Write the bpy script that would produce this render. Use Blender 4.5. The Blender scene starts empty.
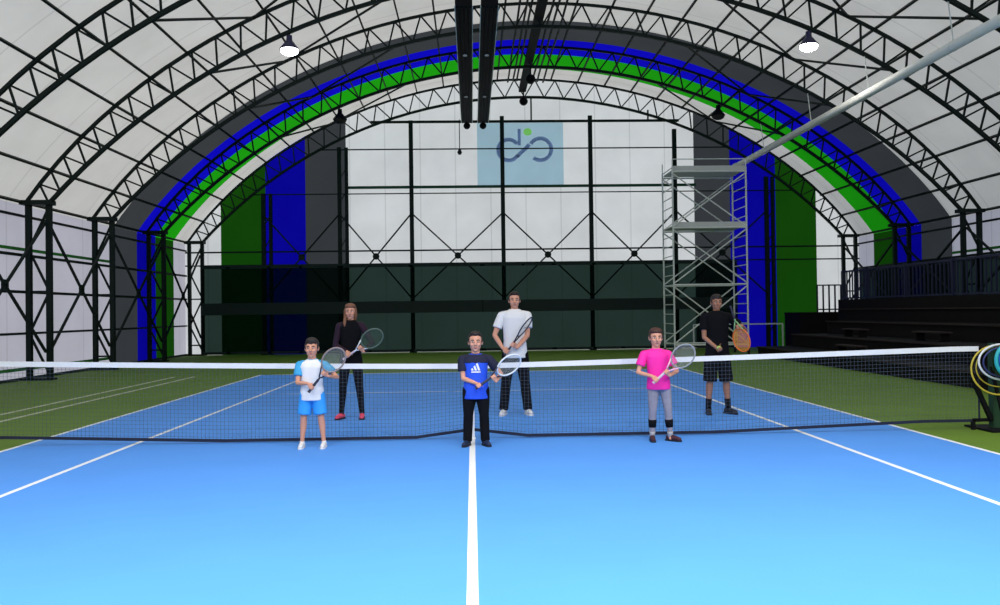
import bpy, bmesh, math, random
from math import sin, cos, pi, sqrt, radians, asin
from mathutils import Vector, Matrix
random.seed(7)
SC = bpy.context.scene
COL = SC.collection

# ---------------------------------------------------------------- camera
cam_d = bpy.data.cameras.new('camera')
cam = bpy.data.objects.new('camera', cam_d)
COL.objects.link(cam)
SC.camera = cam
cam_d.sensor_width = 36.0
cam_d.lens = 858.36 / 1000 * 36.0
cam_d.clip_start = 0.05
cam_d.clip_end = 500
CAM_X, CAM_D, CAM_H = 0.0174, 10.486, 1.537
YAW, PIT, ROL = 0.03254, 0.01131, -0.01322
_f = Vector((sin(YAW) * cos(PIT), cos(YAW) * cos(PIT), sin(PIT)))
_r = _f.cross(Vector((0, 0, 1))).normalized()
_u = _r.cross(_f)
_r2 = _r * cos(ROL) + _u * sin(ROL)
_u2 = -_r * sin(ROL) + _u * cos(ROL)
cam.matrix_world = Matrix(((_r2.x, _u2.x, -_f.x, CAM_X), (_r2.y, _u2.y, -_f.y, -CAM_D), (_r2.z, _u2.z, -_f.z, CAM_H), (0, 0, 0, 1)))

# ---------------------------------------------------------------- world, sun, fill lights, exposure
w = bpy.data.worlds.new('sky')
SC.world = w
w.use_nodes = True
nt = w.node_tree
bg = nt.nodes['Background']
bg.inputs[0].default_value = (0.80, 0.89, 1.0, 1)
bg.inputs[1].default_value = 0.92
sun_d = bpy.data.lights.new('sun', 'SUN')
sun_d.energy = 2.1
sun_d.angle = radians(3)
sun_d.color = (1.0, 0.95, 0.87)
sun = bpy.data.objects.new('sun', sun_d)
COL.objects.link(sun)
sun.rotation_euler = Vector((0.48, -0.50, -0.85)).to_track_quat('-Z', 'Y').to_euler()   # shines from back left


def lamp_light(name, loc, power, size, color=(1, 0.97, 0.92), spread=170, target=None):
    d = bpy.data.lights.new(name, 'AREA')
    d.shape = 'DISK'
    d.size = size
    d.energy = power
    d.color = color
    d.spread = radians(spread)
    o = bpy.data.objects.new(name, d)
    COL.objects.link(o)
    o.location = loc
    if target:
        o.rotation_euler = (Vector(target) - Vector(loc)).to_track_quat('-Z', 'Y').to_euler()
    return o


# unseen area lights added to brighten the near half of the court
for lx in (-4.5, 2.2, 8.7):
    lamp_light('near_fill_light', (lx, -5.5, 8.3), 150, 0.8)
    lamp_light('near_fill_light', (lx * .8, -9.6, 7.6), 290, 0.8, target=(lx * .5, -8.0, 0), spread=120)
SC.view_settings.view_transform = 'Standard'
SC.view_settings.look = 'None'
SC.view_settings.gamma = 1.0
SC.view_settings.use_curve_mapping = False
SC.view_settings.exposure = 0.0
SC.cycles.max_bounces = 6
SC.cycles.transparent_max_bounces = 16


# ---------------------------------------------------------------- materials
def mat(name, col, rough=0.6, metal=0.0, noise=0.0, scale=8.0, spec=0.4, emit=None, bump=0.0):
    m = bpy.data.materials.new(name)
    m.use_nodes = True
    t = m.node_tree
    b = t.nodes['Principled BSDF']
    b.inputs['Roughness'].default_value = rough
    b.inputs['Metallic'].default_value = metal
    b.inputs['Specular IOR Level'].default_value = spec
    tc = t.nodes.new('ShaderNodeTexCoord')
    n = t.nodes.new('ShaderNodeTexNoise')
    n.inputs['Scale'].default_value = scale
    n.inputs['Detail'].default_value = 5
    t.links.new(tc.outputs['Object'], n.inputs['Vector'])
    mx = t.nodes.new('ShaderNodeMix')
    mx.data_type = 'RGBA'
    k = noise if noise else 0.06
    mx.inputs[6].default_value = (col[0] * (1 - k), col[1] * (1 - k), col[2] * (1 - k), 1)
    mx.inputs[7].default_value = (min(1, col[0] * (1 + k)), min(1, col[1] * (1 + k)), min(1, col[2] * (1 + k)), 1)
    t.links.new(n.outputs['Fac'], mx.inputs[0])
    t.links.new(mx.outputs[2], b.inputs['Base Color'])
    if bump:
        bp = t.nodes.new('ShaderNodeBump')
        bp.inputs['Strength'].default_value = bump
        t.links.new(n.outputs['Fac'], bp.inputs['Height'])
        t.links.new(bp.outputs[0], b.inputs['Normal'])
    if emit:
        b.inputs['Emission Color'].default_value = (emit[0], emit[1], emit[2], 1)
        b.inputs['Emission Strength'].default_value = emit[3]
    return m


def membrane(name, tcol, dcol, seam=None):
    """Tent fabric: lets daylight through (translucent) and reflects a little."""
    m = bpy.data.materials.new(name)
    m.use_nodes = True
    t = m.node_tree
    t.nodes.clear()
    out = t.nodes.new('ShaderNodeOutputMaterial')
    tr = t.nodes.new('ShaderNodeBsdfTranslucent')
    di = t.nodes.new('ShaderNodeBsdfDiffuse')
    add = t.nodes.new('ShaderNodeAddShader')
    tc = t.nodes.new('ShaderNodeTexCoord')
    n = t.nodes.new('ShaderNodeTexNoise')
    n.inputs['Scale'].default_value = 0.7
    n.inputs['Detail'].default_value = 6
    t.links.new(tc.outputs['Object'], n.inputs['Vector'])
    ramp = t.nodes.new('ShaderNodeMapRange')
    ramp.inputs['From Min'].default_value = 0.3
    ramp.inputs['From Max'].default_value = 0.7
    ramp.inputs['To Min'].default_value = 0.92
    ramp.inputs['To Max'].default_value = 1.05
    t.links.new(n.outputs['Fac'], ramp.inputs['Value'])
    fac = ramp.outputs[0]
    if seam:                                  # welded seams of the fabric strips
        axis, pitch = seam
        sp = t.nodes.new('ShaderNodeSeparateXYZ')
        t.links.new(tc.outputs['Object'], sp.inputs[0])
        md = t.nodes.new('ShaderNodeMath')
        md.operation = 'MODULO'
        ad = t.nodes.new('ShaderNodeMath')
        ad.inputs[1].default_value = 100.0
        t.links.new(sp.outputs[axis], ad.inputs[0])
        t.links.new(ad.outputs[0], md.inputs[0])
        md.inputs[1].default_value = pitch
        lt = t.nodes.new('ShaderNodeMath')
        lt.operation = 'LESS_THAN'
        lt.inputs[1].default_value = 0.05
        t.links.new(md.outputs[0], lt.inputs[0])
        mr = t.nodes.new('ShaderNodeMapRange')
        mr.inputs['To Min'].default_value = 1.0
        mr.inputs['To Max'].default_value = 0.84
        t.links.new(lt.outputs[0], mr.inputs['Value'])
        mu = t.nodes.new('ShaderNodeMath')
        mu.operation = 'MULTIPLY'
        t.links.new(fac, mu.inputs[0])
        t.links.new(mr.outputs[0], mu.inputs[1])
        fac = mu.outputs[0]
    for sh, c in ((tr, tcol), (di, dcol)):
        vm = t.nodes.new('ShaderNodeVectorMath')
        vm.operation = 'SCALE'
        vm.inputs[0].default_value = c
        t.links.new(fac, vm.inputs['Scale'])
        t.links.new(vm.outputs[0], sh.inputs['Color'])
    t.links.new(tr.outputs[0], add.inputs[0])
    t.links.new(di.outputs[0], add.inputs[1])
    t.links.new(add.outputs[0], out.inputs[0])
    return m


def curtain_mat(name, col, open_frac, tcol):
    """Woven windbreak net: part open weave, part coloured thread."""
    m = bpy.data.materials.new(name)
    m.use_nodes = True
    t = m.node_tree
    t.nodes.clear()
    out = t.nodes.new('ShaderNodeOutputMaterial')
    tp = t.nodes.new('ShaderNodeBsdfTransparent')
    di = t.nodes.new('ShaderNodeBsdfDiffuse')
    tp.inputs[0].default_value = (tcol[0], tcol[1], tcol[2], 1)
    di.inputs[0].default_value = (col[0], col[1], col[2], 1)
    mx = t.nodes.new('ShaderNodeMixShader')
    mx.inputs[0].default_value = 1 - open_frac
    t.links.new(tp.outputs[0], mx.inputs[1])
    t.links.new(di.outputs[0], mx.inputs[2])
    t.links.new(mx.outputs[0], out.inputs[0])
    return m


M = {}
M['steel'] = mat('dark_green_steel', (0.003, 0.011, 0.008), 0.6, spec=0.2)
M['black'] = mat('black_metal', (0.004, 0.004, 0.005), 0.7, spec=0.15)
M['white_side'] = membrane('white_side_fabric', (0.36, 0.34, 0.37), (0.14, 0.135, 0.145), (1, 2.05))  # side walls' dimmer daylight put into a darker copy of the white
M['blue_wall'] = membrane('blue_wall_fabric', (0.002, 0.001, 0.22), (0.004, 0.004, 0.09))  # darker copy of the roof's blue, carrying the walls' dimmer daylight
M['green_wall'] = membrane('green_wall_fabric', (0.005, 0.042, 0.002), (0.005, 0.03, 0.003))  # darker copy of the roof's green; weak daylight on the walls put into it
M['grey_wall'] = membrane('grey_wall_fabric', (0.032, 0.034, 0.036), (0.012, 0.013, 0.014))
M['white_fab'] = membrane('white_tent_fabric', (0.50, 0.49, 0.47), (0.30, 0.30, 0.30), (0, 1.4))  # end wall only; its stronger daylight put into a more translucent white
M['white_roof'] = membrane('white_roof_fabric', (0.365, 0.35, 0.325), (0.23, 0.23, 0.225), (1, 2.05))
M['blue_fab'] = membrane('blue_tent_fabric', (0.003, 0.002, 0.34), (0.006, 0.006, 0.14))
M['green_fab'] = membrane('green_tent_fabric', (0.008, 0.22, 0.004), (0.008, 0.07, 0.005))
M['grey_fab'] = membrane('grey_tent_fabric', (0.030, 0.032, 0.034), (0.014, 0.015, 0.017))
M['court_blue'] = mat('blue_acrylic_court', (0.082, 0.30, 0.82), 0.62, noise=0.05, scale=1.3, spec=0.25)
M['court_green'] = mat('green_acrylic_court', (0.115, 0.205, 0.020), 0.7, noise=0.18, scale=1.1, spec=0.2)
M['paint'] = mat('white_court_paint', (0.80, 0.82, 0.84), 0.6)
M['old_paint'] = mat('worn_cream_paint', (0.50, 0.52, 0.38), 0.7, noise=0.3, scale=12)
M['curtain'] = curtain_mat('dark_windbreak_net', (0.003, 0.008, 0.006), 0.085, (0.35, 0.62, 0.52))
M['hem'] = mat('curtain_hem', (0.006, 0.018, 0.014), 0.8)
M['greenline'] = mat('green_hem_tape', (0.02, 0.20, 0.02), 0.7)
M['alu'] = mat('scaffold_aluminium', (0.68, 0.72, 0.68), 0.5)
M['plank'] = mat('scaffold_plank', (0.55, 0.58, 0.55), 0.7)
M['pipe'] = mat('cream_pipe_paint', (0.85, 0.85, 0.78), 0.5)
M['stand'] = mat('dark_stand_board', (0.006, 0.005, 0.005), 0.75, spec=0.15, noise=0.3, scale=3)
M['nosing'] = mat('worn_wood_nosing', (0.03, 0.022, 0.02), 0.8, spec=0.2, noise=0.6, scale=2)
M['rail'] = mat('navy_railing_paint', (0.010, 0.014, 0.045), 0.5)
M['net'] = mat('net_cord', (0.045, 0.065, 0.10), 0.8)
M['net_tape'] = mat('white_net_tape', (0.80, 0.80, 0.82), 0.7)
M['net_dark'] = mat('dark_net_band', (0.010, 0.014, 0.035), 0.8)
M['lampglow'] = mat('lit_lamp_lens', (1, 1, 1), 0.3, emit=(1.0, 0.97, 0.92, 30))
M['lampglow2'] = mat('lit_lamp_lens_cool', (1, 1, 1), 0.3, emit=(0.85, 0.88, 1.0, 14))
M['lampbody'] = mat('lamp_housing', (0.02, 0.02, 0.07), 0.4)
M['logo_bg'] = membrane('pale_blue_print', (0.24, 0.34, 0.38), (0.16, 0.22, 0.26))
M['logo_ink'] = membrane('slate_blue_print', (0.44, 0.47, 0.60), (0.14, 0.16, 0.22))
M['logo_leaf'] = membrane('lime_print', (0.62, 0.85, 0.40), (0.2, 0.3, 0.1))
M['rubber'] = mat('black_rubber', (0.015, 0.015, 0.015), 0.8)
M['stud'] = mat('pale_clip', (0.6, 0.6, 0.62), 0.4)


# ---------------------------------------------------------------- mesh helpers
class MB:
    def __init__(s):
        s.v, s.f, s.mi, s.cur = [], [], [], 0

    def add(s, vs, fs):
        o = len(s.v)
        s.v += [tuple(v) for v in vs]
        s.f += [tuple(i + o for i in f) for f in fs]
        s.mi += [s.cur] * len(fs)

    def box(s, a, b):
        x0, y0, z0 = a
        x1, y1, z1 = b
        s.add([(x0, y0, z0), (x1, y0, z0), (x1, y1, z0), (x0, y1, z0), (x0, y0, z1), (x1, y0, z1), (x1, y1, z1), (x0, y1, z1)],
              [(0, 3, 2, 1), (4, 5, 6, 7), (0, 1, 5, 4), (1, 2, 6, 5), (2, 3, 7, 6), (3, 0, 4, 7)])

    def bar(s, p, q, wd, ht=None, up=(0, 1, 0)):
        """rectangular bar from p to q; wd across, ht along the 'up' side"""
        ht = ht or wd
        p, q = Vector(p), Vector(q)
        d = (q - p).normalized()
        u = Vector(up)
        a = d.cross(u)
        if a.length < 1e-4:
            a = d.cross(Vector((1, 0, 0)))
        a.normalize()
        b = a.cross(d).normalized()
        a *= wd / 2
        b *= ht / 2
        s.add([p - a - b, p + a - b, p + a + b, p - a + b, q - a - b, q + a - b, q + a + b, q - a + b],
              [(0, 3, 2, 1), (4, 5, 6, 7), (0, 1, 5, 4), (1, 2, 6, 5), (2, 3, 7, 6), (3, 0, 4, 7)])

    def tube(s, pts, r, n=8, closed=False, flat=1.0, up=(0, 1, 0), caps=True):
        pts = [Vector(p) for p in pts]
        N = len(pts)
        rr = r if isinstance(r, (list, tuple)) else [r] * N
        o = len(s.v)
        prev = Vector(up)
        for i, p in enumerate(pts):
            if closed:
                d = pts[(i + 1) % N] - pts[i - 1]
            else:
                d = pts[min(i + 1, N - 1)] - pts[max(i - 1, 0)]
            d.normalize()
            a = prev - d * prev.dot(d)
            if a.length < 1e-3:
                a = Vector((1, 0, 0)) - d * d.x
                if a.length < 1e-3:
                    a = Vector((0, 0, 1))
            a.normalize()
            prev = a
            b = d.cross(a)
            for k in range(n):
                t = 2 * pi * k / n
                s.v.append(tuple(p + a * (cos(t) * rr[i] * flat) + b * (sin(t) * rr[i])))
        for i in range(N if closed else N - 1):
            j = (i + 1) % N
            for k in range(n):
                l = (k + 1) % n
                s.f.append((o + i * n + k, o + i * n + l, o + j * n + l, o + j * n + k))
                s.mi.append(s.cur)
        if not closed and caps:
            s.f.append(tuple(o + k for k in range(n))[::-1])
            s.f.append(tuple(o + (N - 1) * n + k for k in range(n)))
            s.mi += [s.cur] * 2

    def loft(s, rings, n=20, p=2.0):
        """rings (cx, cy, z, rx, ry), capped"""
        o = len(s.v)
        for (cx, cy, z, rx, ry) in rings:
            for k in range(n):
                t = 2 * pi * k / n
                c, q = cos(t), sin(t)
                s.v.append((cx + rx * math.copysign(abs(c) ** (2 / p), c), cy + ry * math.copysign(abs(q) ** (2 / p), q), z))
        R = len(rings)
        for i in range(R - 1):
            for k in range(n):
                l = (k + 1) % n
                s.f.append((o + i * n + k, o + i * n + l, o + (i + 1) * n + l, o + (i + 1) * n + k))
                s.mi.append(s.cur)
        s.f.append(tuple(o + k for k in range(n))[::-1])
        s.f.append(tuple(o + (R - 1) * n + k for k in range(n)))
        s.mi += [s.cur] * 2

    def ell(s, c, r, rot=None, nu=14, nv=10):
        c = Vector(c)
        o = len(s.v)
        R = rot or Matrix.Identity(3)
        pts = [(0, 0, -1)]
        for i in range(1, nv):
            ph = -pi / 2 + pi * i / nv
            for k in range(nu):
                t = 2 * pi * k / nu
                pts.append((cos(ph) * cos(t), cos(ph) * sin(t), sin(ph)))
        pts.append((0, 0, 1))
        for q in pts:
            s.v.append(tuple(c + R @ Vector((q[0] * r[0], q[1] * r[1], q[2] * r[2]))))
        L = len(pts) - 1
        fs = []
        for k in range(nu):
            l = (k + 1) % nu
            fs.append((0, 1 + l, 1 + k))
            for i in range(nv - 2):
                fs.append((1 + i * nu + k, 1 + i * nu + l, 1 + (i + 1) * nu + l, 1 + (i + 1) * nu + k))
            fs.append((L, 1 + (nv - 2) * nu + k, 1 + (nv - 2) * nu + l))
        s.f += [tuple(i + o for i in f) for f in fs]
        s.mi += [s.cur] * len(fs)

    def caps(s, pts, radii, n=12):
        """chain of round-ended tapered segments (to be fused by remeshing)"""
        for p, r in zip(pts, radii):
            s.ell(p, (r, r, r), None, n, 8)
        for i in range(len(pts) - 1):
            if (Vector(pts[i + 1]) - Vector(pts[i])).length > 1e-5:
                s.tube([pts[i], pts[i + 1]], [radii[i], radii[i + 1]], n)

    def build(s, name, mats, parent=None, smooth=False):
        me = bpy.data.meshes.new(name)
        me.from_pydata(s.v, [], s.f)
        if not isinstance(mats, (list, tuple)):
            mats = [mats]
        for m in mats:
            me.materials.append(m)
        if len(mats) > 1:
            me.polygons.foreach_set('material_index', s.mi)
        if smooth:
            me.polygons.foreach_set('use_smooth', [True] * len(me.polygons))
        me.update()
        o = bpy.data.objects.new(name, me)
        COL.objects.link(o)
        if parent:
            o.parent = parent
        return o


def fuse(mb, name, m, parent, voxel=0.008, smooth=4, fac=0.5):
    """weld overlapping closed shapes into one continuous surface"""
    o = mb.build(name, m, None)
    r = o.modifiers.new('r', 'REMESH')
    r.mode = 'VOXEL'
    r.voxel_size = voxel
    if smooth:
        q = o.modifiers.new('s', 'SMOOTH')
        q.factor = fac
        q.iterations = smooth
    dg = bpy.context.evaluated_depsgraph_get()
    me = bpy.data.meshes.new_from_object(o.evaluated_get(dg))
    me.name = name
    o.modifiers.clear()
    old = o.data
    o.data = me
    bpy.data.meshes.remove(old)
    me.polygons.foreach_set('use_smooth', [True] * len(me.polygons))
    if not me.materials:
        me.materials.append(m if not isinstance(m, (list, tuple)) else m[0])
    o.parent = parent
    return o


def tag(o, label=None, cat=None, group=None, kind=None):
    if label:
        o['label'] = label
    if cat:
        o['category'] = cat
    if group:
        o['group'] = group
    if kind:
        o['kind'] = kind
    return o


def empty(name, loc=(0, 0, 0), label=None, cat=None, group=None):
    o = bpy.data.objects.new(name, None)
    COL.objects.link(o)
    o.location = loc
    o.empty_display_size = 0.2
    return tag(o, label, cat, group)


def copy_tree(o, parent=None):
    c = o.copy()
    COL.objects.link(c)
    c.parent = parent
    for ch in list(o.children):
        copy_tree(ch, c)
    return c


ORD = ['first', 'second', 'third', 'fourth', 'fifth', 'sixth', 'seventh', 'eighth', 'ninth', 'tenth', 'eleventh', 'twelfth', 'thirteenth', 'fourteenth']

# ---------------------------------------------------------------- hall dimensions
CX, CZ = 2.2, -7.05
R_IN, R_OUT, R_MEM = 17.1, 17.8, 17.95
TH0 = asin(12.7 / 17.1)
XL, XR = -11.27, 15.67            # side walls
Y_BACK, Y_FRONT = 23.72, -13.0
FR = [23.4, 19.2, 15.0, 11.25, 7.35, 3.2]     # frame positions along the hall
FRNAME = ['against the back wall', 'second from the back wall, under the green stripe', 'third from the back wall, before the grey stripe',
          'fourth from the back wall, carrying both lit lamps', 'fifth from the back wall, in front of the lit lamps', 'nearest the camera']
SEMI_W = (XR - XL) / 2


def rr_drop(th, R):
    return R - 0.24 * (abs(th) / 0.845) ** 6


def arc(th, R, y):
    return Vector((CX + R * sin(th), y, CZ + R * cos(th)))


def outer(th, y, extra=0.0):
    return arc(th, rr_drop(th, R_OUT) + extra, y)


TH_M = asin(SEMI_W / 17.672)
EAVE = CZ + rr_drop(TH_M, R_MEM) * cos(TH_M)


def mem_z(x):
    th = asin(max(-1, min(1, (x - CX) / 17.72)))
    return CZ + sqrt(max(0.01, rr_drop(th, R_MEM) ** 2 - (x - CX) ** 2))


# ---------------------------------------------------------------- floor
fl = MB()
LW = 0.06
BL = 0.11


def mask(x, y):
    ax, ay = abs(x), abs(y)
    if ax < 5.485 and ay < 11.885:
        if ax > 5.485 - LW or ay > 11.885 - BL:
            return 2
        if 4.115 - LW < ax < 4.115:
            return 2
        if ax < 4.115 and 6.40 - LW < ay < 6.40:
            return 2
        if ax < 0.032 and ay < 6.4:
            return 2
        if ax < 0.032 and ay > 11.7:
            return 2
        return 0
    if y > -1 and y < 11.6 and (abs(x + 7.56) < 0.045 or abs(x + 7.06) < 0.045):
        return 3
    return 1


xs = sorted({XL, XR, -5.485, 5.485, -5.485 + LW, 5.485 - LW, -4.115, 4.115, -4.115 + LW, 4.115 - LW, -0.032, 0.032, -7.605, -7.515, -7.105, -7.015, -9.5, 8.5, 12})
ys = sorted({-13, 23.72, -11.885, 11.885, -11.885 + BL, 11.885 - BL, -6.4, -6.4 + LW, 6.4, 6.4 - LW, -1, 11.6, 11.7, 17, -11.7})
for i in range(len(xs) - 1):
    for j in range(len(ys) - 1):
        x0, x1, y0, y1 = xs[i], xs[i + 1], ys[j], ys[j + 1]
        fl.cur = mask((x0 + x1) / 2, (y0 + y1) / 2)
        fl.add([(x0, y0, 0), (x1, y0, 0), (x1, y1, 0), (x0, y1, 0)], [(0, 1, 2, 3)])
        fl.cur = 1
        fl.add([(x0, y0, -.1), (x1, y0, -.1), (x1, y1, -.1), (x0, y1, -.1)], [(0, 3, 2, 1)])
tag(fl.build('floor', [M['court_blue'], M['court_green'], M['paint'], M['old_paint']]), 'blue tennis court with white lines set in green hard floor', kind='structure')

# ---------------------------------------------------------------- roof and walls
BANDS = [(Y_FRONT, 16.95, 0), (16.95, 18.85, 1), (18.85, 20.55, 2), (20.55, 22.4, 3), (22.4, Y_BACK, 0)]
rf = MB()
NS = 72
for (y0, y1, mi) in BANDS:
    rf.cur = mi
    ny = max(1, int((y1 - y0) / 2))
    for j in range(ny):
        ya, yb = y0 + (y1 - y0) * j / ny, y0 + (y1 - y0) * (j + 1) / ny
        for i in range(NS):
            a, b = -TH_M + 2 * TH_M * i / NS, -TH_M + 2 * TH_M * (i + 1) / NS
            ra, rb = rr_drop(a, R_MEM), rr_drop(b, R_MEM)
            rf.add([arc(a, ra, ya), arc(b, rb, ya), arc(b, rb, yb), arc(a, ra, yb)], [(0, 1, 2, 3)])
tag(rf.build('ceiling', [M['white_roof'], M['grey_fab'], M['blue_fab'], M['green_fab']], smooth=True),
    'arched white fabric roof with grey, blue and green stripes', kind='structure')
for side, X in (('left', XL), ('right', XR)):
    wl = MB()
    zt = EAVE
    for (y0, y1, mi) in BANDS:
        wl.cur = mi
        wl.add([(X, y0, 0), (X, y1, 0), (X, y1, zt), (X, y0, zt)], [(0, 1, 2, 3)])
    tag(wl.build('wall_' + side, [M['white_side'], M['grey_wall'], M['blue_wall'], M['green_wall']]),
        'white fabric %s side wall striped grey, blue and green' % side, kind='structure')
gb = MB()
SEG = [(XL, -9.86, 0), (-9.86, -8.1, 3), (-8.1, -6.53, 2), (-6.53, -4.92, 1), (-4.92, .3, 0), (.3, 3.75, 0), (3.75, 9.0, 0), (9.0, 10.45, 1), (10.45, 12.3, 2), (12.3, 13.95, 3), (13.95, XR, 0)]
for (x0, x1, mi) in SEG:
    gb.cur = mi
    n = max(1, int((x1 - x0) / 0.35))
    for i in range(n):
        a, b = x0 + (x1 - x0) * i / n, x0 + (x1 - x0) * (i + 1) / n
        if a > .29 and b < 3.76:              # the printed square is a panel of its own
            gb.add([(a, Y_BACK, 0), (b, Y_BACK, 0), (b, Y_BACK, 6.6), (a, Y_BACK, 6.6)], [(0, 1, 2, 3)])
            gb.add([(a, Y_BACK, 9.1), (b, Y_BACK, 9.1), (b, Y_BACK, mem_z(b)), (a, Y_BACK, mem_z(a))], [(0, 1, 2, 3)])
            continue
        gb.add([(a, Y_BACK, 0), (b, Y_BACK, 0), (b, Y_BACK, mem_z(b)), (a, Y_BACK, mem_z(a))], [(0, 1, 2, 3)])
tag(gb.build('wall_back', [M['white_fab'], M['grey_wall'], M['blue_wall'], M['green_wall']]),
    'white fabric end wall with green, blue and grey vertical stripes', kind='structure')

# ---------------------------------------------------------------- arched lattice frames
NP = 44


def panel(i):
    u = -1 + 2 * i / NP
    return TH0 * (1.2 * u - 0.2 * u ** 3)


def make_frame(y):
    root = empty('arch_truss', (0, y, 0))
    top, bot, web = MB(), MB(), MB()
    n = 44
    po = [outer(-TH0 * 1.026 + 2.052 * TH0 * i / n, 0) for i in range(n + 1)]
    pi_ = [arc(-TH0 + 2 * TH0 * i / n, R_IN, 0) for i in range(n + 1)]
    for i in range(n):
        top.bar(po[i], po[i + 1], 0.075, 0.075)
        bot.bar(pi_[i], pi_[i + 1], 0.09, 0.09)
    for i in range(NP):
        a, m_, b = panel(i), panel(i + .5), panel(i + 1)
        web.bar(arc(a, R_IN, 0), outer(m_, 0), 0.045, 0.045)
        web.bar(outer(m_, 0), arc(b, R_IN, 0), 0.045, 0.045)
    top.build('top_chord', M['steel'], root)
    bot.build('bottom_chord', M['steel'], root)
    web.build('web', M['steel'], root)
    for sg in (-1, 1):
        c = MB()
        xi, xo = CX + sg * 12.7, CX + sg * 13.2
        for x in (xi, xo):
            c.box((x - .062, -.062, 0.02), (x + .062, .062, 4.40))
        cr = MB()
        hs = [0.12, 1.15, 2.2, 3.25, 4.3]
        for k in range(4):
            a, b = (xi, xo) if k % 2 == 0 else (xo, xi)
            cr.bar((a, 0, hs[k]), (b, 0, hs[k + 1]), 0.05)
        for z in (0.4, 2.2):
            cr.bar((xi, 0, z), (xo, 0, z), 0.05)
        lo, hi = min(xi, xo) - .16, max(xi, xo) + .1
        c.box((lo, -.16, 4.36), (hi, .16, 4.47))
        c.box((lo, -.16, 0.0), (hi, .16, 0.05))
        co = c.build('column', M['steel'], root)
        cr.build('column_lacing', M['steel'], co)
        if y > 20:
            g = MB()
    return root


f0 = make_frame(FR[0])
for i, y in enumerate(FR):
    o = f0 if i == 0 else copy_tree(f0)
    o.location = (0, y, 0)
    tag(o, 'dark green arched lattice frame ' + FRNAME[i], 'arch frame', 'arched steel frames carrying the roof')

# purlins run the length of the hall under the fabric
NPU = 28


def pth(u):
    return TH_M * (0.97 * u + 0.03 * u ** 3)


for i in range(NPU + 1):
    u = -1 + 2 * i / NPU
    th = pth(u)
    if i in (0, NPU):
        th *= 0.992
    q = outer(th, 0, 0.06)
    m = MB()
    up = Vector((-sin(th), 0, -cos(th)))
    m.bar(Vector((q.x, -3.0, q.z)), Vector((q.x, Y_BACK - .05, q.z)), 0.05, 0.08, up=up)
    if i == NPU // 2:
        lab = 'dark steel purlin along the very top of the roof'
    elif i < NPU // 2:
        lab = 'dark steel purlin under the roof fabric, %s up from the left eave' % ORD[i]
    else:
        lab = 'dark steel purlin under the roof fabric, %s up from the right eave' % ORD[NPU - i]
    tag(m.build('purlin', M['steel']), lab, 'purlin', 'purlins under the roof fabric')

# slender diagonal rods in the roof, bay by bay
BAYN = ['bay against the back wall', 'bay under the stripes', 'bay before the grey stripe', 'bay before the lit lamps', 'bay nearest the camera']
for i in range(len(FR) - 1):
    yb, ya = FR[i], FR[i + 1]
    for sg in (-1, 1):
        m = MB()
        tf = asin(7.6 / 17.8) * sg
        far = outer(tf, yb)
        t1 = asin(8.75 / 17.1) * sg
        t2 = asin(4.3 / 17.1) * sg
        m.bar(arc(t1, R_IN, ya), far, 0.045)
        m.bar(arc(t2, R_IN, ya), far, 0.045)
        tag(m.build('roof_brace', M['steel']), 'thin steel rods in a V on the %s roof slope, %s' % ('left' if sg < 0 else 'right', BAYN[i]),
            'brace', 'V shaped roof bracing')

# side wall girts, hems and crossed braces
for side, X, sg in (('left', XL + .07, 1), ('right', XR - .07, -1)):
    for z, w_, nm in ((4.1, .06, 'below the eave'), (3.12, .07, 'under the green stripe'), (2.2, .07, 'at mid height'), (1.16, .06, 'low on the wall')):
        if side == 'right' and z < 2.4:
            continue
        m = MB()
        m.bar((X, -3, z), (X, Y_BACK - .1, z), w_)
        tag(m.build('wall_girt', M['steel']), 'dark horizontal rail along the %s wall, %s' % (side, nm), 'wall rail', 'rails along the side walls')
    for z, nm in ((3.27, 'upper'), (0.27, 'lower')):
        if side == 'right' and z < 1:
            continue
        m = MB()
        x0 = X - sg * 0.04
        m.box((min(x0, x0 + sg * .012), -3, z - .04), (max(x0, x0 + sg * .012), 16.9, z + .04))
        tag(m.build('trim_1', M['greenline']), 'bright green tape line, %s one on the %s wall' % (nm, side), kind='structure')
    for i in range(len(FR) - 1):
        yb, ya = FR[i], FR[i + 1]
        x = CX + (-12.75 if side == 'left' else 12.75)
        zl = 0.7 if side == 'left' else 1.6
        m = MB()
        m.bar((x, ya + .1, 3.9), (x, yb - .1, zl), 0.055)
        m.bar((x, ya + .1, zl), (x, yb - .1, 3.9), 0.055)
        mid = ((ya + yb) / 2, (3.9 + zl) / 2)
        m.box((x - .02, mid[0] - .13, mid[1] - .13), (x + .02, mid[0] + .13, mid[1] + .13))
        tag(m.build('wall_brace', M['steel']), 'crossed steel bracing on the %s wall, %s' % (side, BAYN[i]), 'brace', 'crossed wall bracing')
m = MB()
m.box((XL, -3, 0), (XL + .12, Y_BACK, 0.06))
tag(m.build('baseboard_left', M['hem']), 'dark kerb under the left fabric wall', kind='structure')

# ---------------------------------------------------------------- back wall frame
PX = [-8.06, -5.1, -2.3, 1.28, 4.76, 8.1, 11.75]
YP = 23.2
PNM = ['between the green and blue stripes left', 'at the left edge of the white panel', 'left of centre on the white panel', 'crossing the pale blue logo', 'right of the pale blue logo',
       'behind the scaffold tower', 'in the right blue stripe']


def in_z(x):
    return CZ + sqrt(R_IN ** 2 - (x - CX) ** 2)


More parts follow.
